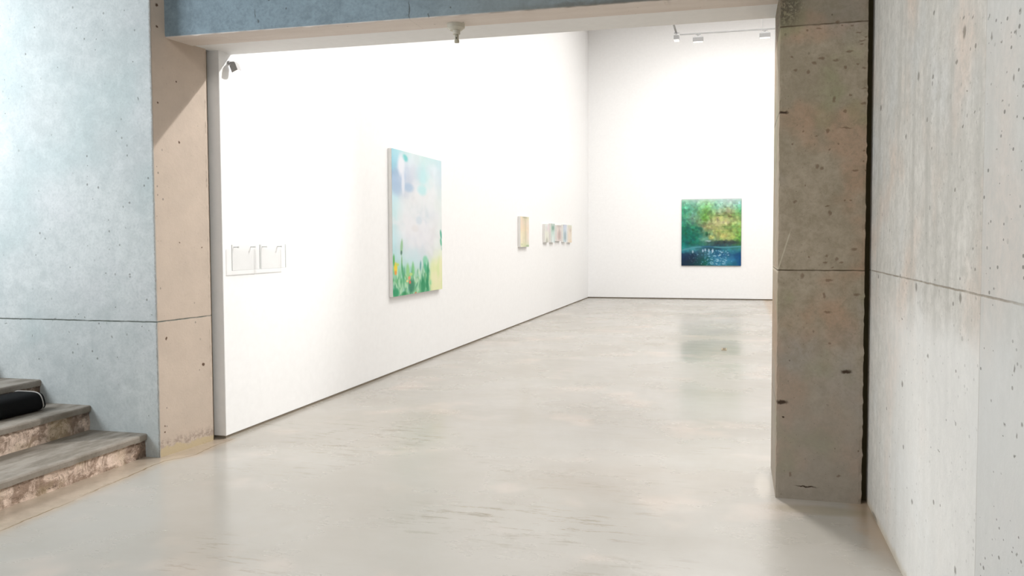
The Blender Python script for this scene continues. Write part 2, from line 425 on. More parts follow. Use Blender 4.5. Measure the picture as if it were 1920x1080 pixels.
def floor_material():
    t = NT('polished_concrete_floor')
    n1 = t.noise(0.55, 5, 0.6)
    n2 = t.noise(3.2, 6, 0.65, stretch=(0.55, 1.3, 1))
    n3 = t.noise(24, 5, 0.7)
    col = t.mix(t.ramp(n1, 0.35, 0.65), lin((173, 169, 162)), lin((164, 159, 150)))
    col = t.mix(t.ramp(n2, 0.45, 0.75, 0, 0.12), col, lin((166, 160, 150)))
    col = t.mix(t.ramp(n3, 0.5, 0.8, 0, 0.16), col, lin((160, 154, 142)))
    col = t.mix(t.ramp(t.noise(1.4, 3, 0.5, vec=t.vec('ADD', t.pos, (5, 2, 0))), 0.55, 0.72, 0, 0.35), col, lin((206, 188, 176)))
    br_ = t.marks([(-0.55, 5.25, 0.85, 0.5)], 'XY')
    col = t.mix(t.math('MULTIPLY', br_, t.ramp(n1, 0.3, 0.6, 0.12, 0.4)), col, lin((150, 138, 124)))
    # brushed scuffs in the trowelled surface near the opening
    sc = t.math('MULTIPLY', t.ramp(t.noise(5.5, 5, 0.75, stretch=(0.6, 3.2, 1)), 0.53, 0.63), t.math('MAXIMUM', t.ramp(t.noise(1.1, 2, 0.5, vec=t.vec('ADD', t.pos, (1, 9, 0))), 0.52, 0.64, 0, 0.4), t.math('MULTIPLY', t.marks([(-2.75, 6.0, 0.7, 0.75), (-1.2, 4.3, 0.8, 0.4)], 'XY'), 0.9)))
    near = t.ramp(t.y, 7.5, 6.0, 0.15, 1)
    col = t.mix(t.math('MULTIPLY', sc, near), col, lin((134, 126, 110)))
    # tan mortar skirt along the steps and the jamb, with its hairline edge
    w = t.math('ADD', t.x, t.math('MULTIPLY', t.math('SUBTRACT', t.noise(2.4, 4, 0.6), 0.5), 0.10))
    bnd = t.math('SUBTRACT', w, t.ramp(t.y, 3.5, 5.1, -3.70, -3.79, smooth=False))
    jut = t.ramp(t.y, 4.95, 5.15, 0, 0.09)
    bnd = t.math('SUBTRACT', bnd, jut)
    inr = t.ramp(t.y, 5.60, 5.72, 1, 0)
    sk = t.math('MULTIPLY', t.ramp(bnd, -0.03, 0.10, 0.75, 0), inr)
    col = t.mix(sk, col, t.mix(t.noise(12, 5, 0.7), lin((196, 178, 156)), lin((140, 124, 106))))
    hl = t.math('MULTIPLY', t.ramp(t.math('ABSOLUTE', bnd), 0.002, 0.008, 0.85, 0), inr)
    col = t.mix(t.math('MULTIPLY', hl, t.ramp(t.noise(4, 3, 0.6), 0.3, 0.5)), col, lin((128, 108, 80)))
    # tan stain at the foot of the right wall and pillar
    e1 = t.math('MULTIPLY', t.ramp(t.math('ADD', t.x, t.math('MULTIPLY', t.noise(6, 4, 0.7), 0.10)), 0.62, 0.74, 0, 0.65), t.ramp(t.y, 3.9, 4.6))
    col = t.mix(e1, col, lin((164, 138, 108)))
    pat = t.marks([(0.45, 4.93, 0.33, 0.10)], 'XY')
    col = t.mix(t.math('MULTIPLY', pat, 0.45), col, lin((140, 130, 104)))
    # patch beside the pillar foot and a cut joint across the gallery
    pr = t.marks([(0.16, 5.35, 0.055, 0.30)], 'XY')
    col = t.mix(t.math('MULTIPLY', pr, 0.35), col, lin((214, 206, 194)))
    jl = t.math('MULTIPLY', t.ramp(t.math('ABSOLUTE', t.math('SUBTRACT', t.y, 13.9)), 0.006, 0.02, 0.4, 0), t.ramp(t.noise(0.9, 2, 0.5), 0.42, 0.56))
    col = t.mix(jl, col, lin((140, 130, 118)))
    rg = t.ramp(n2, 0.3, 0.7, 0.20, 0.27)
    wet = t.ramp(t.noise(1.0, 3, 0.5, stretch=(0.8, 0.7, 1)), 0.4, 0.62, -0.03, 0.08)
    rg = t.math('ADD', rg, wet)
    nm = t.bump(n3, 0.002, 0.08)
    return t.done(col, rg, nm, 0.5)
M['floor'] = floor_material()

# ------------------------------------------------------------------ the setting
bm = bmesh.new(); box(bm, -9, 6.0, -4.0, 22.2, -0.2, 0)
struct(mesh_obj('floor', bm, M['floor'], origin=(0, 0, 0)))

bm = bmesh.new()
prism(bm, [(-9, 5.035), (-3.889, 5.035), (-3.875, 5.037), (-3.873, 5.052), (-3.8175, 5.550), (-3.8165, 5.560), (-3.832, 5.604), (-3.93, 5.604), (-3.93, 5.75), (-9, 5.75)], 0, 4.6, step=0.02, jag=0.006,
      arris=((-3.875, 5.037), (-3.8165, 5.560)))
struct(mesh_obj('wall_left', bm, M['left']))
bm = bmesh.new(); box(bm, -3.93, -3.852, 5.604, 5.639, 0, 2.92)
struct(mesh_obj('trim_1', bm, M['gap']))

bm = bmesh.new(); box(bm, 0.724, 1.1, -4.0, 5.8, 0, 4.6)
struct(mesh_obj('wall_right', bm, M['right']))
bm = bmesh.new(); box(bm, 0.690, 0.724, 5.18, 5.8, 0, 4.6)
struct(mesh_obj('trim_2', bm, M['gap']))

bm = bmesh.new(); box(bm, -9, 1.1, -4.0, 5.8, 4.6, 4.8)
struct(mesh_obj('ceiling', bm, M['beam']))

# gallery shell
bm = bmesh.new(); box(bm, -3.86, -3.75, 5.64, 21.9, 0.022, 7.0, bevel=0.006, seg=3)
struct(mesh_obj('wall_gallery_left', bm, M['white']))
bm = bmesh.new(); box(bm, -3.95, -3.762, 5.655, 21.9, 0, 0.022)
struct(mesh_obj('baseboard_gallery_left', bm, M['shadowgap']))
bm = bmesh.new(); box(bm, -3.86, 6.1, 21.9, 22.1, 0.028, 7.0)
struct(mesh_obj('wall_gallery_back', bm, M['white']))
bm = bmesh.new(); box(bm, -3.86, 6.1, 21.925, 22.1, 0, 0.028)
struct(mesh_obj('baseboard_gallery_back', bm, M['shadowgap']))
bm = bmesh.new(); box(bm, 6.0, 6.1, 5.8, 21.9, 0.0, 7.0)
struct(mesh_obj('wall_gallery_right', bm, M['white']))
bm = bmesh.new(); box(bm, -3.86, 6.1, 5.44, 22.1, 7.0, 7.2)
struct(mesh_obj('ceiling_gallery', bm, M['white']))
# plastered inner skin of the opening wall (white soffit) and its continuation to the right
bm = bmesh.new(); box(bm, -3.83, 0.70, 5.44, 5.80, 2.925, 7.0)
struct(mesh_obj('wall_gallery_front', bm, M['white']))
bm = bmesh.new(); box(bm, 0.70, 6.0, 5.80, 5.95, 0.0, 7.0)
struct(mesh_obj('wall_gallery_front_return', bm, M['white']))

# concrete lintel beam over the opening
bm = bmesh.new()
nseg = 160
x0, x1 = -3.862, 0.70
cols = []
for i in range(nseg + 1):
    x = x0 + (x1 - x0) * i / nseg
    j1 = 0.006 * mnoise.noise(Vector((x * 14, 0, 3))) + 0.006 * max(0, mnoise.noise(Vector((x * 40, 2, 3)))) * (1.6 if x > -1.6 else 0.4)
    j2 = 0.004 * mnoise.noise(Vector((x * 18, 5, 1)))
    cols.append([bm.verts.new(c) for c in ((x, 5.17, 4.6), (x, 5.17, 2.945), (x, 5.176, 2.922 + j1), (x, 5.19, 2.918 + j1 * 0.5), (x, 5.435 + j2, 2.918), (x, 5.435 + j2, 4.6))])
for a, b in zip(cols, cols[1:]):
    for k in range(6):
        q = (k + 1) % 6
        bm.faces.new((a[k], a[q], b[q], b[k]))
bm.faces.new(cols[0]); bm.faces.new(cols[-1])
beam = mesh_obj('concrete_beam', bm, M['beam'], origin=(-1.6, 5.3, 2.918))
tag(beam, 'raw concrete lintel beam spanning the top of the wide opening', 'beam')

bm = bmesh.new()
prism(bm, [(0.224, 5.130), (0.226, 5.114), (0.240, 5.112), (0.672, 5.102), (0.688, 5.104), (0.692, 5.122), (0.692, 5.80), (0.224, 5.80)], 0, 4.6, step=0.02, jag=0.007,
      arris=((0.226, 5.114), (0.688, 5.104)))
pil = mesh_obj('concrete_pillar', bm, M['pillar'], origin=(0.46, 5.45, 0))
tag(pil, 'brown-grey raw concrete pillar standing between the opening and the pale right wall', 'pillar')

# ------------------------------------------------------------------ staircase
def step_materials():
    t = NT('step_tread_concrete')
    n = t.noise(4, 5, 0.65, stretch=(2.5, 0.7, 1)); n3 = t.noise(50, 4, 0.7)
    col = t.mix(t.ramp(n, 0.35, 0.65), lin((148, 140, 130)), lin((118, 110, 99)))
    col = t.mix(t.ramp(n3, 0.5, 0.75, 0, 0.35), col, lin((96, 88, 78)))
    a = t.done(col, t.ramp(n, 0.3, 0.7, 0.5, 0.75), t.bump(n3, 0.003, 0.5), 0.3)
    t = NT('step_riser_concrete')
    n = t.noise(8, 6, 0.75, dist=0.6); n3 = t.noise(60, 5, 0.75)
    col = t.mix(t.ramp(n, 0.42, 0.58), lin((224, 202, 186)), lin((158, 136, 120)))
    col = t.mix(t.ramp(t.noise(3, 3, 0.6), 0.5, 0.66, 0, 0.5), col, lin((160, 146, 110)))
    dots = t.math('MULTIPLY', t.ramp(n3, 0.56, 0.66), t.ramp(t.noise(12, 3, 0.6), 0.45, 0.6))
    col = t.mix(t.math('MULTIPLY', dots, 0.8), col, lin((66, 50, 40)))
    cn = t.math('MULTIPLY', t.ramp(t.y, 4.78, 4.98, 0, 0.7), t.ramp(t.noise(7, 4, 0.7), 0.3, 0.55))  # shade in the corner by the wall, painted into the riser
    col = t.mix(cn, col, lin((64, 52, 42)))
    b = t.done(col, 0.9, t.bump(t.math('ADD', n, t.math('MULTIPLY', n3, 0.5)), 0.012, 0.9), 0.2)
    return a, b
M['tread'], M['riser'] = step_materials()

stairs = empty('staircase', 'worn concrete steps with rough risers climbing left along the blue-grey wall', 'stairs', (-3.99, 5.03, 0))
RX = [-3.985, -4.447, -4.870, -5.290, -5.710, -6.130]
RZ = [0.165, 0.342, 0.510, 0.680, 0.850]
YB, YF = 5.034, 0.6
def rough_riser(xf, z0, z1, seed):
    """block whose front face is broken, uneven concrete"""
    bm = bmesh.new()
    ny, nz = 260, 10
    front = []
    for j in range(nz + 1):
        z = z0 + (z1 - z0) * j / nz
        row = []
        for i in range(ny + 1):
            y = YF + (YB - YF) * i / ny
            d = 0.010 * mnoise.noise(Vector((seed, y * 6, z * 12))) + 0.005 * mnoise.noise(Vector((seed + 4, y * 28, z * 34)))
            row.append(bm.verts.new((xf - 0.004 + d, y, z)))
        front.append(row)
    for j in range(nz):
        for i in range(ny):
            bm.faces.new((front[j][i], front[j][i + 1], front[j + 1][i + 1], front[j + 1][i]))
    xb = xf - 0.46
    b = [bm.verts.new(c) for c in ((xb, YF, z0), (xb, YB, z0), (xb, YB, z1), (xb, YF, z1))]
    bm.faces.new(b)
    bm.faces.new([b[0]] + front[0] + [b[1]])
    bm.faces.new([b[3]] + front[-1] + [b[2]])
    bm.faces.new([b[0]] + [r[0] for r in front] + [b[3]])
    bm.faces.new([b[1]] + [r[-1] for r in front] + [b[2]])
    return bm
for k in range(5):
    zt = RZ[k]
    zb = RZ[k - 1] if k else 0.0
    st = mesh_obj('riser', rough_riser(RX[k], zb, zt - 0.044, 3.1 * k + 1), M['riser'], parent=stairs)
    st['label'] = 'rough pinkish riser'
    bm = bmesh.new()
    n = 150
    prof = []
    for i in range(n + 1):
        y = YF + (YB - YF) * i / n
        e = 0.004 * mnoise.noise(Vector((k, y * 5, 0))) - 0.014 * max(0, mnoise.noise(Vector((k, y * 3.1, 9))) - 0.25) * (1 if y < 4.2 else 0)
        f = 0.005 * mnoise.noise(Vector((k, y * 11, 4)))
        xf = RX[k] + 0.012
        prof.append([bm.verts.new(c) for c in ((RX[k + 1] - 0.02, y, zt), (xf - 0.014 + e, y, zt), (xf - 0.004 + e, y, zt - 0.004), (xf + e, y, zt - 0.013), (xf - 0.002 + e, y, zt - 0.044 + f), (RX[k + 1] - 0.02, y, zt - 0.044))])
    for a, b in zip(prof, prof[1:]):
        for q in range(6):
            r = (q + 1) % 6
            bm.faces.new((a[q], a[r], b[r], b[q]))
    bm.faces.new(prof[0]); bm.faces.new(prof[-1])
    tr = mesh_obj('tread', bm, M['tread'], parent=stairs)
    tr['label'] = 'smooth grey tread slab'

# black padded case on the second step
def rounded_case():
    t = NT('black_case_fabric')
    n = t.noise(220, 3, 0.6)
    t.done(t.mix(n, lin((14, 14, 15)), lin((6, 6, 7))), 0.85, t.bump(n, 0.001, 0.4), 0.15)
    return t.m
M['case'] = rounded_case()
M['piping'] = plain('case_piping', (176, 172, 166), 0.6, 0.3)
case = empty('padded_case', 'black soft padded case with grey piping lying on the second stair step', 'case', (-4.72, 4.2, 0.342))
def sq_ring(y, sx, sz, n=48, cx=-4.725, z0=0.343, p=4.2):
    r = []
    for i in range(n):
        a = 2 * math.pi * i / n
        ca, sa = math.cos(a), math.sin(a)
        x = cx + sx * abs(ca) ** (2 / p) * (1 if ca > 0 else -1)
        z = z0 + 0.064 + sz * abs(sa) ** (2 / p) * (1 if sa > 0 else -1)
        r.append((x - max(0, z - z0 - 0.05) * 0.30, y, z))
    return r
bm = bmesh.new()
rings = []
ys = [3.30, 3.305, 3.33, 3.5, 4.0, 4.5, 4.77, 4.80, 4.815, 4.818]
sc = [0.80, 0.92, 0.98, 1, 1.0, 1, 1, 0.985, 0.94, 0.80]
for y, k in zip(ys, sc):
    rings.append([bm.verts.new(c) for c in sq_ring(y, 0.118 * k, 0.064 * k)])
for a, b in zip(rings, rings[1:]):
    for i in range(len(a)):
        j = (i + 1) % len(a)
        bm.faces.new((a[i], a[j], b[j], b[i]))
bm.faces.new(rings[0]); bm.faces.new(rings[-1])
for v in bm.verts:
    v.co.z = max(v.co.z, 0.343)
mesh_obj('case_body', bm, M['case'], parent=case, smooth=True)
def tube(bm, pts, r, seg=8, closed=False):
    n = len(pts)
    rr = []
    for i in range(n):
        p = Vector(pts[i])
        a = Vector(pts[(i - 1) % n]) if (closed or i > 0) else p
        b = Vector(pts[(i + 1) % n]) if (closed or i < n - 1) else p
        t = (b - a).normalized()
        u = t.cross(Vector((0.13, 0.2, 1))).normalized() if abs(t.z) < 0.95 else t.cross(Vector((1, 0.1, 0))).normalized()
        w = t.cross(u)
        rr.append([bm.verts.new(p + (u * math.cos(2 * math.pi * k / seg) + w * math.sin(2 * math.pi * k / seg)) * r) for k in range(seg)])
    m = n if closed else n - 1
    for i in range(m):
        a, b = rr[i], rr[(i + 1) % n]
        for k in range(seg):
            q = (k + 1) % seg
            bm.faces.new((a[k], a[q], b[q], b[k]))
    if not closed:
        bm.faces.new(rr[0]); bm.faces.new(rr[-1])
    return bm
bm = bmesh.new()
tube(bm, [(x, y, max(z, 0.3475)) for (x, y, z) in sq_ring(4.786, 0.1195, 0.0655)], 0.0042, closed=True)
pp = mesh_obj('piping', bm, M['piping'], parent=case, smooth=True)
pp['label'] = 'grey piping'

# ------------------------------------------------------------------ painted pictures
def srgb2lin(a):
    a = np.clip(a / 255.0, 0, 1)
    return np.where(a <= 0.04045, a / 12.92, ((a + 0.055) / 1.055) ** 2.4)

class Paint:
    """a small numpy canvas: control-grid colours, then soft brush dabs"""
    def __init__(s, w, h, grid, seed):
        s.w, s.h = w, h
        g = np.array(grid, float)
        gy = np.linspace(0, g.shape[0] - 1, h); gx = np.linspace(0, g.shape[1] - 1, w)
        y0 = np.minimum(gy.astype(int), g.shape[0] - 2); x0 = np.minimum(gx.astype(int), g.shape[1] - 2)
        fy = (gy - y0)[:, None, None]; fx = (gx - x0)[None, :, None]
        s.a = (g[y0][:, x0] * (1 - fy) * (1 - fx) + g[y0 + 1][:, x0] * fy * (1 - fx) + g[y0][:, x0 + 1] * (1 - fy) * fx + g[y0 + 1][:, x0 + 1] * fy * fx)
        s.base = s.a.copy()
        s.r = np.random.RandomState(seed)
        s.Y, s.X = np.mgrid[0:h, 0:w]
    def dab(s, u, v, ru, rv, col, alpha=1.0, ang=0.0, soft=0.35):
        cx, cy = u * s.w, v * s.h
        rx, ry = ru * s.w, rv * s.h
        m = int(max(rx, ry) * 1.4 + 2)
        xa, xb, ya, yb = max(0, int(cx) - m), min(s.w, int(cx) + m), max(0, int(cy) - m), min(s.h, int(cy) + m)
        if xa >= xb or ya >= yb:
            return
        X = s.X[ya:yb, xa:xb] - cx; Y = s.Y[ya:yb, xa:xb] - cy
        c, q = math.cos(ang), math.sin(ang)
        d = np.sqrt(((X * c + Y * q) / max(rx, 0.6)) ** 2 + ((-X * q + Y * c) / max(ry, 0.6)) ** 2)
        k = np.clip((1 + soft - d) / (2 * soft), 0, 1)[..., None] * alpha
        s.a[ya:yb, xa:xb] = s.a[ya:yb, xa:xb] * (1 - k) + np.array(col, float) * k
    def texture(s, n, size, jit, alpha=0.6, vr=(0, 1), ur=(0, 1), stretch=1.0):
        for _ in range(n):
            u, v = s.r.uniform(*ur), s.r.uniform(*vr)
            b = s.base[min(s.h - 1, int(v * s.h)), min(s.w - 1, int(u * s.w))]
            c = b * (1 + s.r.uniform(-jit, jit)) + s.r.uniform(-jit, jit, 3) * 40
            z = size * s.r.uniform(0.5, 1.5)
            s.dab(u, v, z * stretch, z, c, alpha, s.r.uniform(0, 3.1), 0.4)

def painting_material(name):
    t = NT(name)
    at = t.n.new('ShaderNodeVertexColor')
    at.layer_name = 'paint'
    nz = t.noise(160, 3, 0.6)
    return t.done(at.outputs['Color'], 0.55, t.bump(nz, 0.001, 0.3), 0.25)
M['paint'] = painting_material('oil_paint')
M['canvas'] = plain('canvas_edge', (236, 235, 232), 0.8, 0.2, 0.3)
M['canvas_dark'] = plain('painted_canvas_edge', (44, 66, 70), 0.8, 0.2, 0.3)
M['canvas_cream'] = plain('cream_canvas_edge', (236, 234, 230), 0.8, 0.2, 0.3)

def picture(name, label, cat, origin, uax, width, height, depth, nax, P, edge, group=None):
    """origin = lower corner on the wall where u=0; uax runs along the wall; nax points into the room"""
    O, U, N = Vector(origin), Vector(uax), Vector(nax)
    root = empty(name, label, cat, tuple(O + U * width / 2), group)
    bm = bmesh.new()
    vs = [bm.verts.new(O + U * a + Vector((0, 0, b)) + N * c) for a in (0, width) for b in (0, height) for c in (0.001, depth)]
    fs = [bm.faces.new([vs[i] for i in f]) for f in ((0, 1, 3, 2), (4, 6, 7, 5), (0, 4, 5, 1), (2, 3, 7, 6), (0, 2, 6, 4), (1, 5, 7, 3))]
    bmesh.ops.bevel(bm, geom=list({e for f in fs for e in f.edges}), offset=0.003, segments=2, affect='EDGES')
    mesh_obj('canvas', bm, edge, parent=root)
    w, h = P.w, P.h
    me = bpy.data.meshes.new('painted_surface')
    uu = np.linspace(0.002, width - 0.002, w); vv = np.linspace(height - 0.002, 0.002, h)
    loc = Vector(root.location)
    gu, gv = np.meshgrid(uu, vv)
    base = O - loc + N * (depth + 0.0012)
    co = np.stack([base[0] + U[0] * gu, base[1] + U[1] * gu, base[2] + gv], -1).reshape(-1, 3)
    back = co - np.array(N) * 0.001
    idx = np.arange(w * h).reshape(h, w)
    q = np.stack([idx[:-1, :-1], idx[1:, :-1], idx[1:, 1:], idx[:-1, 1:]], -1).reshape(-1, 4)
    if Vector(co[q[0][1]] - co[q[0][0]]).cross(Vector(co[q[0][2]] - co[q[0][1]])).dot(N) < 0:
        q = q[:, ::-1]
    me.from_pydata([tuple(c) for c in co], [], [tuple(int(i) for i in f) for f in q])
    ca = me.color_attributes.new('paint', 'FLOAT_COLOR', 'POINT')
    rgba = np.ones((w * h, 4))
    rgba[:, :3] = srgb2lin(P.a.reshape(-1, 3))
    ca.data.foreach_set('color', rgba.ravel())
    me.materials.append(M['paint'])
    o = bpy.data.objects.new('painted_surface', me)
    link(o, root)
    return root

# 1: large sky and flowers
g = [[(170,222,238),(200,236,240),(228,240,242),(215,240,240),(205,236,240),(205,232,240)],
     [(150,212,232),(225,234,246),(222,232,242),(205,238,242),(228,238,246),(208,232,242)],
     [(160,190,222),(190,208,232),(216,222,236),(190,236,240),(232,240,246),(216,232,242)],
     [(180,208,230),(200,212,230),(236,238,242),(236,240,244),(238,242,246),(222,238,240)],
     [(196,232,240),(228,234,240),(236,238,240),(232,238,240),(240,244,246),(230,240,240)],
     [(200,236,240),(236,240,244),(228,236,240),(208,222,232),(234,238,244),(234,242,242)],
     [(208,236,240),(238,240,244),(236,238,242),(228,232,240),(236,240,242),(236,242,242)],
     [(198,234,242),(234,238,244),(234,234,242),(236,236,244),(236,236,240),(230,240,238)],
     [(190,230,236),(222,236,242),(224,234,242),(228,232,240),(236,238,240),(228,240,234)],
     [(180,224,220),(205,232,236),(206,232,240),(216,232,238),(232,238,228),(236,242,210)],
     [(140,210,160),(150,214,180),(190,224,214),(180,220,200),(220,236,190),(234,242,188)],
     [(110,196,140),(120,196,140),(150,214,170),(140,208,160),(210,234,160),(230,240,176)],
     [(90,180,120),(110,190,130),(140,204,160),(110,190,140),(214,236,160),(234,242,190)]]
P = Paint(130, 200, g, 3)
P.texture(900, 0.035, 0.035, 0.35, vr=(0, 0.78), stretch=1.4)
P.dab(0.24, 0.045, 0.05, 0.022, (120, 212, 212), 0.9, 0.3)
P.dab(0.17, 0.10, 0.06, 0.07, (242, 244, 252), 0.9)
P.dab(0.30, 0.245, 0.09, 0.03, (172, 198, 226), 0.75); P.dab(0.08, 0.26, 0.09, 0.05, (168, 194, 224), 0.6)
P.dab(0.20, 0.22, 0.028, 0.08, (236, 240, 250), 0.8); P.dab(0.57, 0.25, 0.09, 0.035, (186, 236, 240), 0.7)
for _ in range(60):
    P.dab(P.r.normal(0.5, 0.16), P.r.normal(0.47, 0.12), P.r.uniform(0.03, 0.09), P.r.uniform(0.015, 0.04), (240, 242, 247), 0.35, P.r.uniform(0, 3))
P.dab(0.50, 0.47, 0.06, 0.03, (206, 222, 234), 0.6); P.dab(0.42, 0.53, 0.07, 0.025, (226, 222, 222), 0.4)
r = P.r
for _ in range(260):     # foliage
    u = r.uniform(-0.02, 0.72); hh = 0.80 + 0.10 * abs(math.sin(u * 9)) * r.uniform(0.2, 1)
    v = r.uniform(hh, 1.02)
    c = [(96, 176, 128), (140, 206, 158), (172, 222, 184), (76, 156, 120), (190, 230, 196), (128, 190, 126), (160, 214, 200), (206, 234, 206)][r.randint(8)]
    P.dab(u, v, r.uniform(0.007, 0.018), r.uniform(0.015, 0.04), c, 0.7, r.normal(0, 0.35), 0.3)
for (u, v, ru, rv, c, a) in ((0.16, 0.66, 0.022, 0.05, (150, 200, 150), 0.1), (0.155, 0.70, 0.015, 0.015, (70, 110, 100), 0.1), (0.16, 0.78, 0.012, 0.06, (130, 190, 130), 0), (0.18, 0.84, 0.02, 0.06, (80, 170, 120), -0.2),
    (0.62, 0.81, 0.03, 0.05, (70, 180, 130), -0.35), (0.67, 0.86, 0.022, 0.09, (40, 150, 100), 0.05), (0.62, 0.76, 0.05, 0.03, (140, 216, 180), 0.5), (0.52, 0.80, 0.014, 0.035, (90, 160, 160), 0.12),
    (0.97, 0.57, 0.02, 0.035, (70, 170, 140), -0.2), (0.97, 0.63, 0.02, 0.03, (90, 186, 150), -0.2), (0.99, 0.68, 0.012, 0.015, (160, 206, 190), 0),
    (0.34, 0.94, 0.06, 0.05, (50, 130, 100), 0.1), (0.57, 0.95, 0.05, 0.06, (30, 140, 90), 0), (0.66, 0.95, 0.03, 0.06, (30, 140, 90), -0.2), (0.05, 0.97, 0.06, 0.03, (30, 150, 100), 0.4), (0.20, 0.99, 0.05, 0.02, (40, 150, 90), 0), (0.74, 0.93, 0.03, 0.02, (110, 210, 150), 0),
    (0.27, 0.83, 0.03, 0.05, (150, 214, 140), 0), (0.37, 0.82, 0.025, 0.05, (130, 206, 140), 0)):
    P.dab(u, v, ru, rv, c, 0.85, a, 0.3)
for (u, v, ru, rv, c) in ((0.05, 0.80, 0.03, 0.035, (250, 214, 60)), (0.05, 0.835, 0.02, 0.015, (244, 160, 70)), (0.08, 0.78, 0.03, 0.01, (200, 226, 110)), (0.02, 0.75, 0.015, 0.04, (90, 180, 90)), (0.30, 0.88, 0.025, 0.014, (240, 160, 120)), (0.31, 0.91, 0.02, 0.012, (230, 110, 90)), (0.33, 0.855, 0.03, 0.012, (196, 224, 140)), (0.26, 0.90, 0.02, 0.008, (250, 220, 150)), (0.42, 0.995, 0.02, 0.01, (220, 130, 90))):
    P.dab(u, v, ru, rv, c, 0.95, 0, 0.25)
for _ in range(70):
    P.dab(r.uniform(0.76, 1.0), r.uniform(0.78, 1.0), r.uniform(0.02, 0.06), r.uniform(0.02, 0.06), [(238, 244, 196), (222, 238, 170), (244, 240, 200)][r.randint(3)], 0.4, 0, 0.5)
P.a = P.a * 0.93
picture('painting', 'large tall pale-blue sky painting with clouds and green flowering plants on left white wall', 'painting',
        (-3.75, 8.80, 0.875), (0, 1, 0), 1.64, 1.655, 0.045, (1, 0, 0), P, M['canvas'])

# 2: green garden above dark water
g = [[(205,228,205),(214,234,214),(224,240,224),(222,238,222),(226,240,230),(224,240,226)],
     [(110,196,150),(130,190,160),(160,214,140),(160,214,180),(176,206,180),(150,210,190)],
     [(80,184,136),(110,180,145),(140,196,100),(150,190,150),(184,180,130),(90,186,120)],
     [(80,176,132),(140,184,150),(120,174,80),(180,176,110),(150,160,90),(150,190,110)],
     [(70,170,130),(120,164,130),(150,176,110),(214,206,140),(214,206,140),(176,212,120)],
     [(44,146,110),(50,136,104),(172,160,110),(190,190,120),(130,160,90),(160,200,100)],
     [(16,122,92),(40,124,100),(90,140,100),(190,184,110),(190,196,110),(130,176,80)],
     [(4,116,96),(20,112,92),(110,170,140),(170,190,110),(200,200,110),(120,190,80)],
     [(0,116,104),(10,104,88),(60,120,100),(50,70,76),(60,80,76),(70,140,60)],
     [(50,166,160),(80,156,160),(50,100,120),(30,90,110),(60,150,150),(60,140,140)],
     [(20,56,92),(20,52,76),(60,110,120),(40,110,150),(40,96,130),(10,74,130)],
     [(10,48,76),(24,50,66),(20,100,90),(60,140,170),(60,140,170),(10,84,140)],
     [(6,44,72),(14,56,70),(16,96,80),(40,116,150),(40,130,140),(6,76,130)]]
P = Paint(150, 170, g, 9)
P.texture(1500, 0.028, 0.16, 0.5, vr=(0.03, 0.70))
P.texture(700, 0.014, 0.30, 0.6, vr=(0.05, 0.66), stretch=1.5)
P.texture(500, 0.02, 0.14, 0.5, vr=(0.7, 1.0), stretch=1.6)
r = P.r
for _ in range(26):
    P.dab(r.uniform(0, 0.35), r.uniform(0.42, 0.66), 0.04, 0.02, (6, 110, 86), 0.4, 0.2)
for (u, v, ru, rv, c) in ((0.74, 0.645, 0.27, 0.03, (44, 60, 66)), (0.42, 0.52, 0.02, 0.035, (24, 80, 50)), (0.66, 0.245, 0.08, 0.012, (90, 120, 60)), (0.83, 0.26, 0.05, 0.012, (110, 100, 60)), (0.68, 0.35, 0.10, 0.025, (222, 210, 150)), (0.5, 0.57, 0.045, 0.035, (214, 200, 110)), (0.70, 0.55, 0.05, 0.035, (220, 206, 120)), (0.36, 0.60, 0.08, 0.04, (120, 180, 150)), (0.45, 0.625, 0.05, 0.014, (190, 206, 210)), (0.38, 0.28, 0.05, 0.04, (100, 160, 60)), (0.75, 0.41, 0.16, 0.008, (110, 140, 70)), (0.72, 0.485, 0.2, 0.008, (120, 150, 80))):
    P.dab(u, v, ru, rv, c, 0.7, 0, 0.35)
P.base = P.a.copy()
P.texture(900, 0.018, 0.22, 0.5, vr=(0.08, 0.70))
for i in range(40):       # pale rim of the pool
    u = i / 39
    v = 0.715 + 0.05 * max(0, (0.25 - u) / 0.25) ** 1.6 + 0.006 * math.sin(u * 11)
    P.dab(u, v, 0.03, 0.010, (90, 160, 166) if u < 0.35 or u > 0.55 else (50, 110, 140), 0.7)
for _ in range(150):      # glints on the water
    u, v = r.normal(0.58, 0.11), r.uniform(0.76, 0.985)
    P.dab(u, v, r.uniform(0.006, 0.022), r.uniform(0.004, 0.009), [(150, 200, 220), (110, 180, 200), (90, 160, 190), (190, 220, 230)][r.randint(4)], 0.65, r.normal(0, 0.2))
for (u, v) in ((0.36, 0.77), (0.40, 0.76), (0.46, 0.765), (0.52, 0.78), (0.525, 0.765), (0.19, 0.785)):
    P.dab(u, v, 0.014, 0.022, (205, 224, 234), 0.8)
for _ in range(22):
    P.dab(r.uniform(0.12, 0.28), r.uniform(0.8, 0.98), 0.006, 0.005, (110, 140, 160), 0.6)
P.a = P.a * 0.86 * np.array([0.96, 1.0, 1.04])
picture('painting', 'square green and dark blue garden pool painting on back white wall', 'painting',
        (-1.365, 21.9, 0.850), (1, 0, 0), 1.455, 1.665, 0.035, (0, -1, 0), P, M['canvas_dark'])

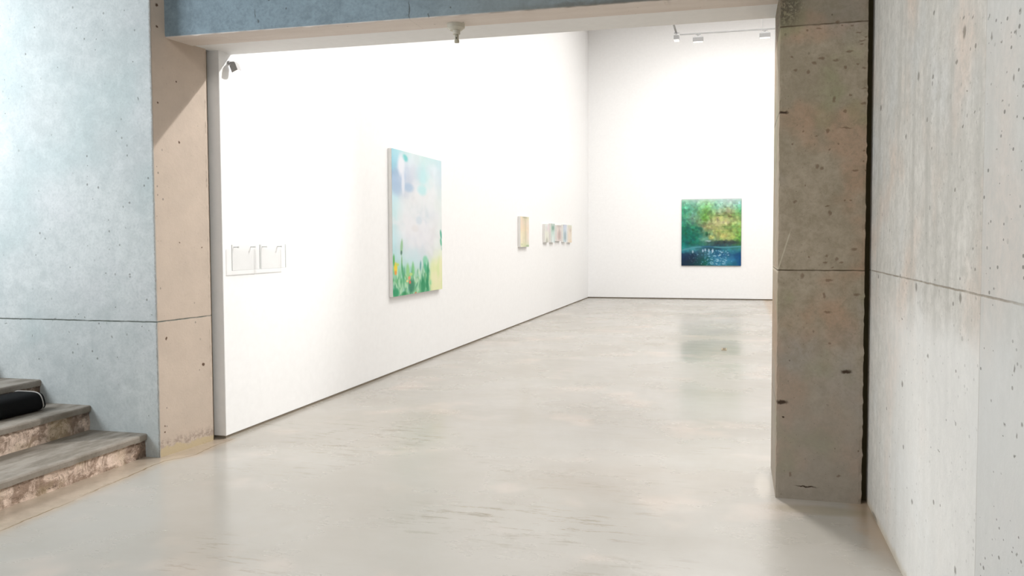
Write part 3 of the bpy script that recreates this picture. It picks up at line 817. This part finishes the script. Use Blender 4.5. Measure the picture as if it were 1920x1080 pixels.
# 3: single small tall picture, then the row of five
def small(cols, seed, strokes):
    P = Paint(36, 48, cols, seed)
    P.texture(120, 0.06, 0.04, 0.5)
    for st in strokes:
        P.dab(*st)
    P.a = (P.a * 0.78 + 246 * 0.22) * 0.95
    return P
P = small([[(240,222,190),(196,188,150),(226,222,186)],[(244,214,192),(214,198,168),(238,222,206)],[(246,222,186),(226,204,166),(232,210,186)],[(250,238,200),(214,202,164),(244,224,212)],[(250,234,200),(216,208,172),(240,226,216)],[(236,236,196),(196,206,150),(214,226,190)]], 4,
          [(0.5, 0.03, 0.25, 0.02, (150, 146, 116), 0.8), (0.58, 0.5, 0.03, 0.45, (176, 168, 130), 0.6), (0.8, 0.95, 0.2, 0.03, (130, 160, 110), 0.8), (0.15, 0.9, 0.1, 0.03, (190, 196, 150), 0.7)])
picture('small_painting', 'small upright peach and cream painting hanging alone right of the large sky painting', 'painting',
        (-3.75, 14.56, 1.385), (0, 1, 0), 0.63, 0.545, 0.05, (1, 0, 0), P, M['canvas_cream'])
ROW = [
 (16.55, 0.37, 1.460, 0.370, 'pale cream and grey small painting, first from the left in the row of five', [[(232,236,234),(222,232,228),(238,222,226)],[(226,226,222),(210,210,206),(246,214,226)],[(238,240,226),(226,226,210),(240,242,230)],[(240,240,228),(218,218,200),(238,240,228)],[(240,240,236),(160,160,148),(240,238,226)]], [(0.5, 0.85, 0.09, 0.12, (140, 140, 126), 0.7)]),
 (17.13, 0.37, 1.455, 0.395, 'pale green small painting with a dark green spot, second in the row of five', [[(160,176,164),(206,220,214),(160,180,170)],[(170,206,190),(110,150,132),(190,220,208)],[(206,228,218),(186,216,204),(214,232,226)],[(206,226,218),(230,242,238),(196,222,214)],[(214,228,228),(232,240,240),(176,206,214)]], [(0.5, 0.22, 0.22, 0.10, (96, 140, 122), 0.8)]),
 (17.70, 0.47, 1.482, 0.345, 'dusty pink and brown small painting, middle one of the row of five', [[(206,196,190),(180,170,164),(196,188,184)],[(244,226,216),(210,196,190),(236,226,220)],[(236,214,212),(180,160,152),(214,196,194)],[(238,216,214),(178,152,144),(216,196,192)],[(236,222,218),(214,200,194),(226,214,210)]], [(0.62, 0.5, 0.09, 0.28, (174, 150, 142), 0.7)]),
 (18.40, 0.38, 1.458, 0.392, 'blue-grey small painting, fourth in the row of five', [[(170,176,206),(200,206,222),(176,190,214)],[(196,212,230),(196,212,230),(206,220,234)],[(190,212,224),(150,172,184),(196,216,226)],[(200,222,230),(130,154,164),(196,216,224)],[(206,226,232),(196,216,222),(214,230,234)]], [(0.5, 0.62, 0.15, 0.2, (136, 158, 168), 0.6)]),
 (18.97, 0.42, 1.448, 0.400, 'sand and orange small painting, last of the row of five nearest the room corner', [[(226,230,206),(216,220,196),(228,230,206)],[(238,230,214),(206,190,176),(232,220,200)],[(246,226,200),(228,210,190),(240,226,206)],[(248,226,200),(230,216,198),(240,226,210)],[(248,232,206),(222,196,166),(248,220,190)]], [(0.6, 0.3, 0.15, 0.08, (196, 174, 162), 0.6)]),
]
for i, (y0, w, z0, h, lab, gr, st) in enumerate(ROW):
    picture('small_painting', lab, 'painting', (-3.75, y0, z0), (0, 1, 0), w, h, 0.045, (1, 0, 0), small(gr, 20 + i, st), M['canvas_cream'], group='five small paintings in a row near the corner')

# ------------------------------------------------------------------ clear acrylic sheets by the near end of the gallery wall
def acrylic():
    m = bpy.data.materials.new('clear_acrylic')
    m.use_nodes = True
    n, l = m.node_tree.nodes, m.node_tree.links
    n.remove(n['Principled BSDF'])
    tr = n.new('ShaderNodeBsdfTransparent'); tr.inputs[0].default_value = (0.985, 0.987, 0.987, 1)
    gl = n.new('ShaderNodeBsdfGlossy'); gl.inputs['Roughness'].default_value = 0.05
    mx = n.new('ShaderNodeMixShader')
    mx.inputs[0].default_value = 0.06; l.new(tr.outputs[0], mx.inputs[1]); l.new(gl.outputs[0], mx.inputs[2])
    l.new(mx.outputs[0], n['Material Output'].inputs[0])
    return m
M['acrylic'] = acrylic()
M['frost'] = plain('acrylic_edge', (206, 208, 208), 0.4, 0.4)
M['steel'] = plain('pin_steel', (150, 150, 150), 0.35, 0.5, metal=0.8)
for (ya, yb, lab) in ((5.71, 6.095, 'clear acrylic sheet pinned to the white wall, the one nearer the concrete jamb'), (6.115, 6.50, 'clear acrylic sheet pinned to the white wall, the one nearer the sky painting')):
    root = empty('acrylic_sheet', lab, 'display panel', (-3.75, (ya + yb) / 2, 1.28), 'clear acrylic sheets on the gallery wall')
    bm = bmesh.new(); box(bm, -3.716, -3.712, ya, yb, 1.282, 1.477)
    mesh_obj('sheet', bm, M['acrylic'], parent=root)
    bm = bmesh.new()
    box(bm, -3.7165, -3.7115, ya, yb, 1.2785, 1.2818)
    box(bm, -3.7165, -3.7115, ya - 0.0035, ya, 1.2785, 1.477)
    box(bm, -3.7165, -3.7115, yb, yb + 0.0035, 1.2785, 1.477)
    mesh_obj('polished_edge', bm, M['frost'], parent=root)
    for py in (ya + 0.08, yb - 0.07):
        bm = bmesh.new(); cyl(bm, (-3.731, py, 1.458), 0.004, 0.04, 'X', 16); cyl(bm, (-3.709, py, 1.458), 0.007, 0.005, 'X', 16)
        mesh_obj('pin', bm, M['frost'], parent=root, smooth=False)

# ------------------------------------------------------------------ detector under the lintel
M['offwhite'] = plain('aged_white_plastic', (206, 202, 188), 0.5, 0.4)
M['grime'] = plain('painted_pipe', (160, 156, 138), 0.5, 0.4)
M['rust'] = plain('sprinkler_slot', (70, 66, 54), 0.6, 0.4)
c = (-1.795, 5.365)
root = empty('ceiling_sprinkler', 'off-white round sprinkler head with short stem mounted under the concrete lintel', 'sprinkler', (c[0], c[1], 2.918))
bm = bmesh.new()
cyl(bm, (c[0], c[1], 2.905), 0.058, 0.026, 'Z', 40, 0.060)
bmesh.ops.create_cone(bm, cap_ends=True, segments=40, radius1=0.040, radius2=0.056, depth=0.014, matrix=Matrix.Translation((c[0], c[1], 2.885)))
mesh_obj('base', bm, M['offwhite'], parent=root)
bm = bmesh.new(); cyl(bm, (c[0] + 0.004, c[1], 2.865), 0.024, 0.028, 'Z', 32)
mesh_obj('collar', bm, M['offwhite'], parent=root)
bm = bmesh.new(); cyl(bm, (c[0] + 0.006, c[1], 2.835), 0.0125, 0.07, 'Z', 24); cyl(bm, (c[0] + 0.006, c[1], 2.806), 0.0155, 0.016, 'Z', 24)
mesh_obj('stem', bm, M['grime'], parent=root)
bm = bmesh.new(); box(bm, c[0] + 0.003, c[0] + 0.011, c[1] - 0.0145, c[1] - 0.011, 2.820, 2.830)
mesh_obj('slot', bm, M['rust'], parent=root)

# ------------------------------------------------------------------ spotlights and track
M['lampgrey'] = plain('grey_lamp_housing', (176, 174, 174), 0.5, 0.4)
M['lampwhite'] = plain('white_lamp_housing', (150, 150, 150), 0.5, 0.4)
M['lens'] = plain('lit_lens', (255, 252, 246), 0.4, 0.3, emis=1.0)
M['rail'] = plain('white_rail', (160, 160, 160), 0.5, 0.4)

# small lamp on the gallery wall by the opening
root = empty('wall_spotlight', 'small grey angled spotlight on short arm high on the white wall beside the opening', 'spotlight', (-3.75, 5.765, 2.857))
bm = bmesh.new(); cyl(bm, (-3.743, 5.765, 2.857), 0.016, 0.014, 'X', 24)
mesh_obj('wall_plate', bm, M['lampgrey'], parent=root)
bm = bmesh.new(); tube(bm, [(-3.738, 5.765, 2.857), (-3.722, 5.765, 2.860), (-3.700, 5.765, 2.858)], 0.0065, 10)
mesh_obj('arm', bm, M['lampgrey'], parent=root)
def head(parent, centre, size, rot, mat):
    mt = Matrix.Translation(centre) @ rot
    bm = bmesh.new()
    sx, sy, sz = size
    vs = []
    for z, k in ((-0.5, 1.0), (0.25, 1.0), (0.5, 0.62)):
        vs.append([bm.verts.new(mt @ Vector((a * sx * 0.5 * k, b * sy * 0.5 * k, z * sz))) for a, b in ((-1, -1), (1, -1), (1, 1), (-1, 1))])
    for a, b in zip(vs, vs[1:]):
        for i in range(4):
            bm.faces.new((a[i], a[(i + 1) % 4], b[(i + 1) % 4], b[i]))
    bm.faces.new(vs[0]); bm.faces.new(vs[-1])
    h = mesh_obj('lamp_head', bm, mat, parent=parent)
    bm = bmesh.new()
    v = [bm.verts.new(mt @ Vector((a * sx * 0.46, b * sy * 0.46, c * sz))) for c in (-0.56, -0.5) for a, b in ((-1, -1), (1, -1), (1, 1), (-1, 1))]
    for f in ((0, 1, 2, 3), (4, 7, 6, 5), (0, 4, 5, 1), (1, 5, 6, 2), (2, 6, 7, 3), (3, 7, 4, 0)):
        bm.faces.new([v[i] for i in f])
    e = mesh_obj('lens', bm, M['lens'], parent=parent)
    e['label'] = 'lit white lens'
    return h
head(root, (-3.693, 5.765, 2.822), (0.052, 0.055, 0.075), Matrix.Rotation(math.radians(-22), 4, 'Y'), M['lampgrey'])

# rails
bm = bmesh.new()
box(bm, -1.117, 3.2, 16.985, 17.015, 5.470, 5.490)
rail = mesh_obj('track_rail', bm, M['rail'], origin=(1.0, 17.0, 5.48))
tag(rail, 'thin white lighting rail running across the gallery in front of the back wall', 'track rail')
bm = bmesh.new()
box(bm, -1.20, -1.16, 6.6, 17.0, 5.510, 5.535)
rail2 = mesh_obj('track_rail', bm, M['rail'], origin=(-1.18, 12.0, 5.52))
tag(rail2, 'white lighting rail running lengthwise along the gallery towards the opening, seen end-on', 'track rail')
for (x, y, z) in ((0.43, 17.0, 5.49), (2.8, 17.0, 5.49)):
    bm = bmesh.new(); cyl(bm, (x, y, (z + 7.0) / 2), 0.005, 7.0 - z, 'Z', 8)
    mesh_obj('hanger', bm, M['rail'], parent=rail)
for y in (8.0, 12.0, 16.6):
    bm = bmesh.new(); cyl(bm, (-1.18, y, (5.535 + 7.0) / 2), 0.005, 7.0 - 5.535, 'Z', 8)
    mesh_obj('hanger', bm, M['rail'], parent=rail2)
def track_head(x, y, zr, label, wide):
    root = empty('track_spotlight', label, 'spotlight', (x, y, zr), 'spotlights on the gallery track')
    bm = bmesh.new(); cyl(bm, (x, y, zr - 0.022), 0.016, 0.044, 'Z', 16)
    box(bm, x - 0.05, x + 0.05, y - 0.014, y + 0.014, zr - 0.012, zr)
    mesh_obj('bracket', bm, M['rail'], parent=root)
    head(root, (x, y, zr - 0.095), (0.20 if wide else 0.10, 0.08 if wide else 0.20, 0.105), Matrix.Identity(4), M['lampwhite'])
    return root
track_head(-0.765, 17.0, 5.470, 'boxy white spotlight hanging from the cross rail, nearer the room corner', True)
track_head(0.47, 17.0, 5.470, 'boxy white spotlight hanging from the cross rail, nearer the concrete pillar', True)
track_head(-1.17, 16.95, 5.510, 'narrow white spotlight at the end where the two gallery rails meet', False)

# small metal floor socket in the gallery
M['brass'] = plain('dull_brass', (176, 160, 132), 0.4, 0.5, metal=0.5)
root = empty('floor_socket', 'tiny dull brass socket cover set in the shiny gallery floor', 'floor socket', (-0.165, 11.95, 0))
bm = bmesh.new(); box(bm, -0.20, -0.13, 11.84, 12.06, 0.0, 0.006, bevel=0.002)
mesh_obj('cover_plate', bm, M['brass'], parent=root)
for fy in (11.86, 11.98):
    bm = bmesh.new(); box(bm, -0.185, -0.145, fy, fy + 0.06, 0.006, 0.009)
    mesh_obj('flap', bm, M['strip'], parent=root)
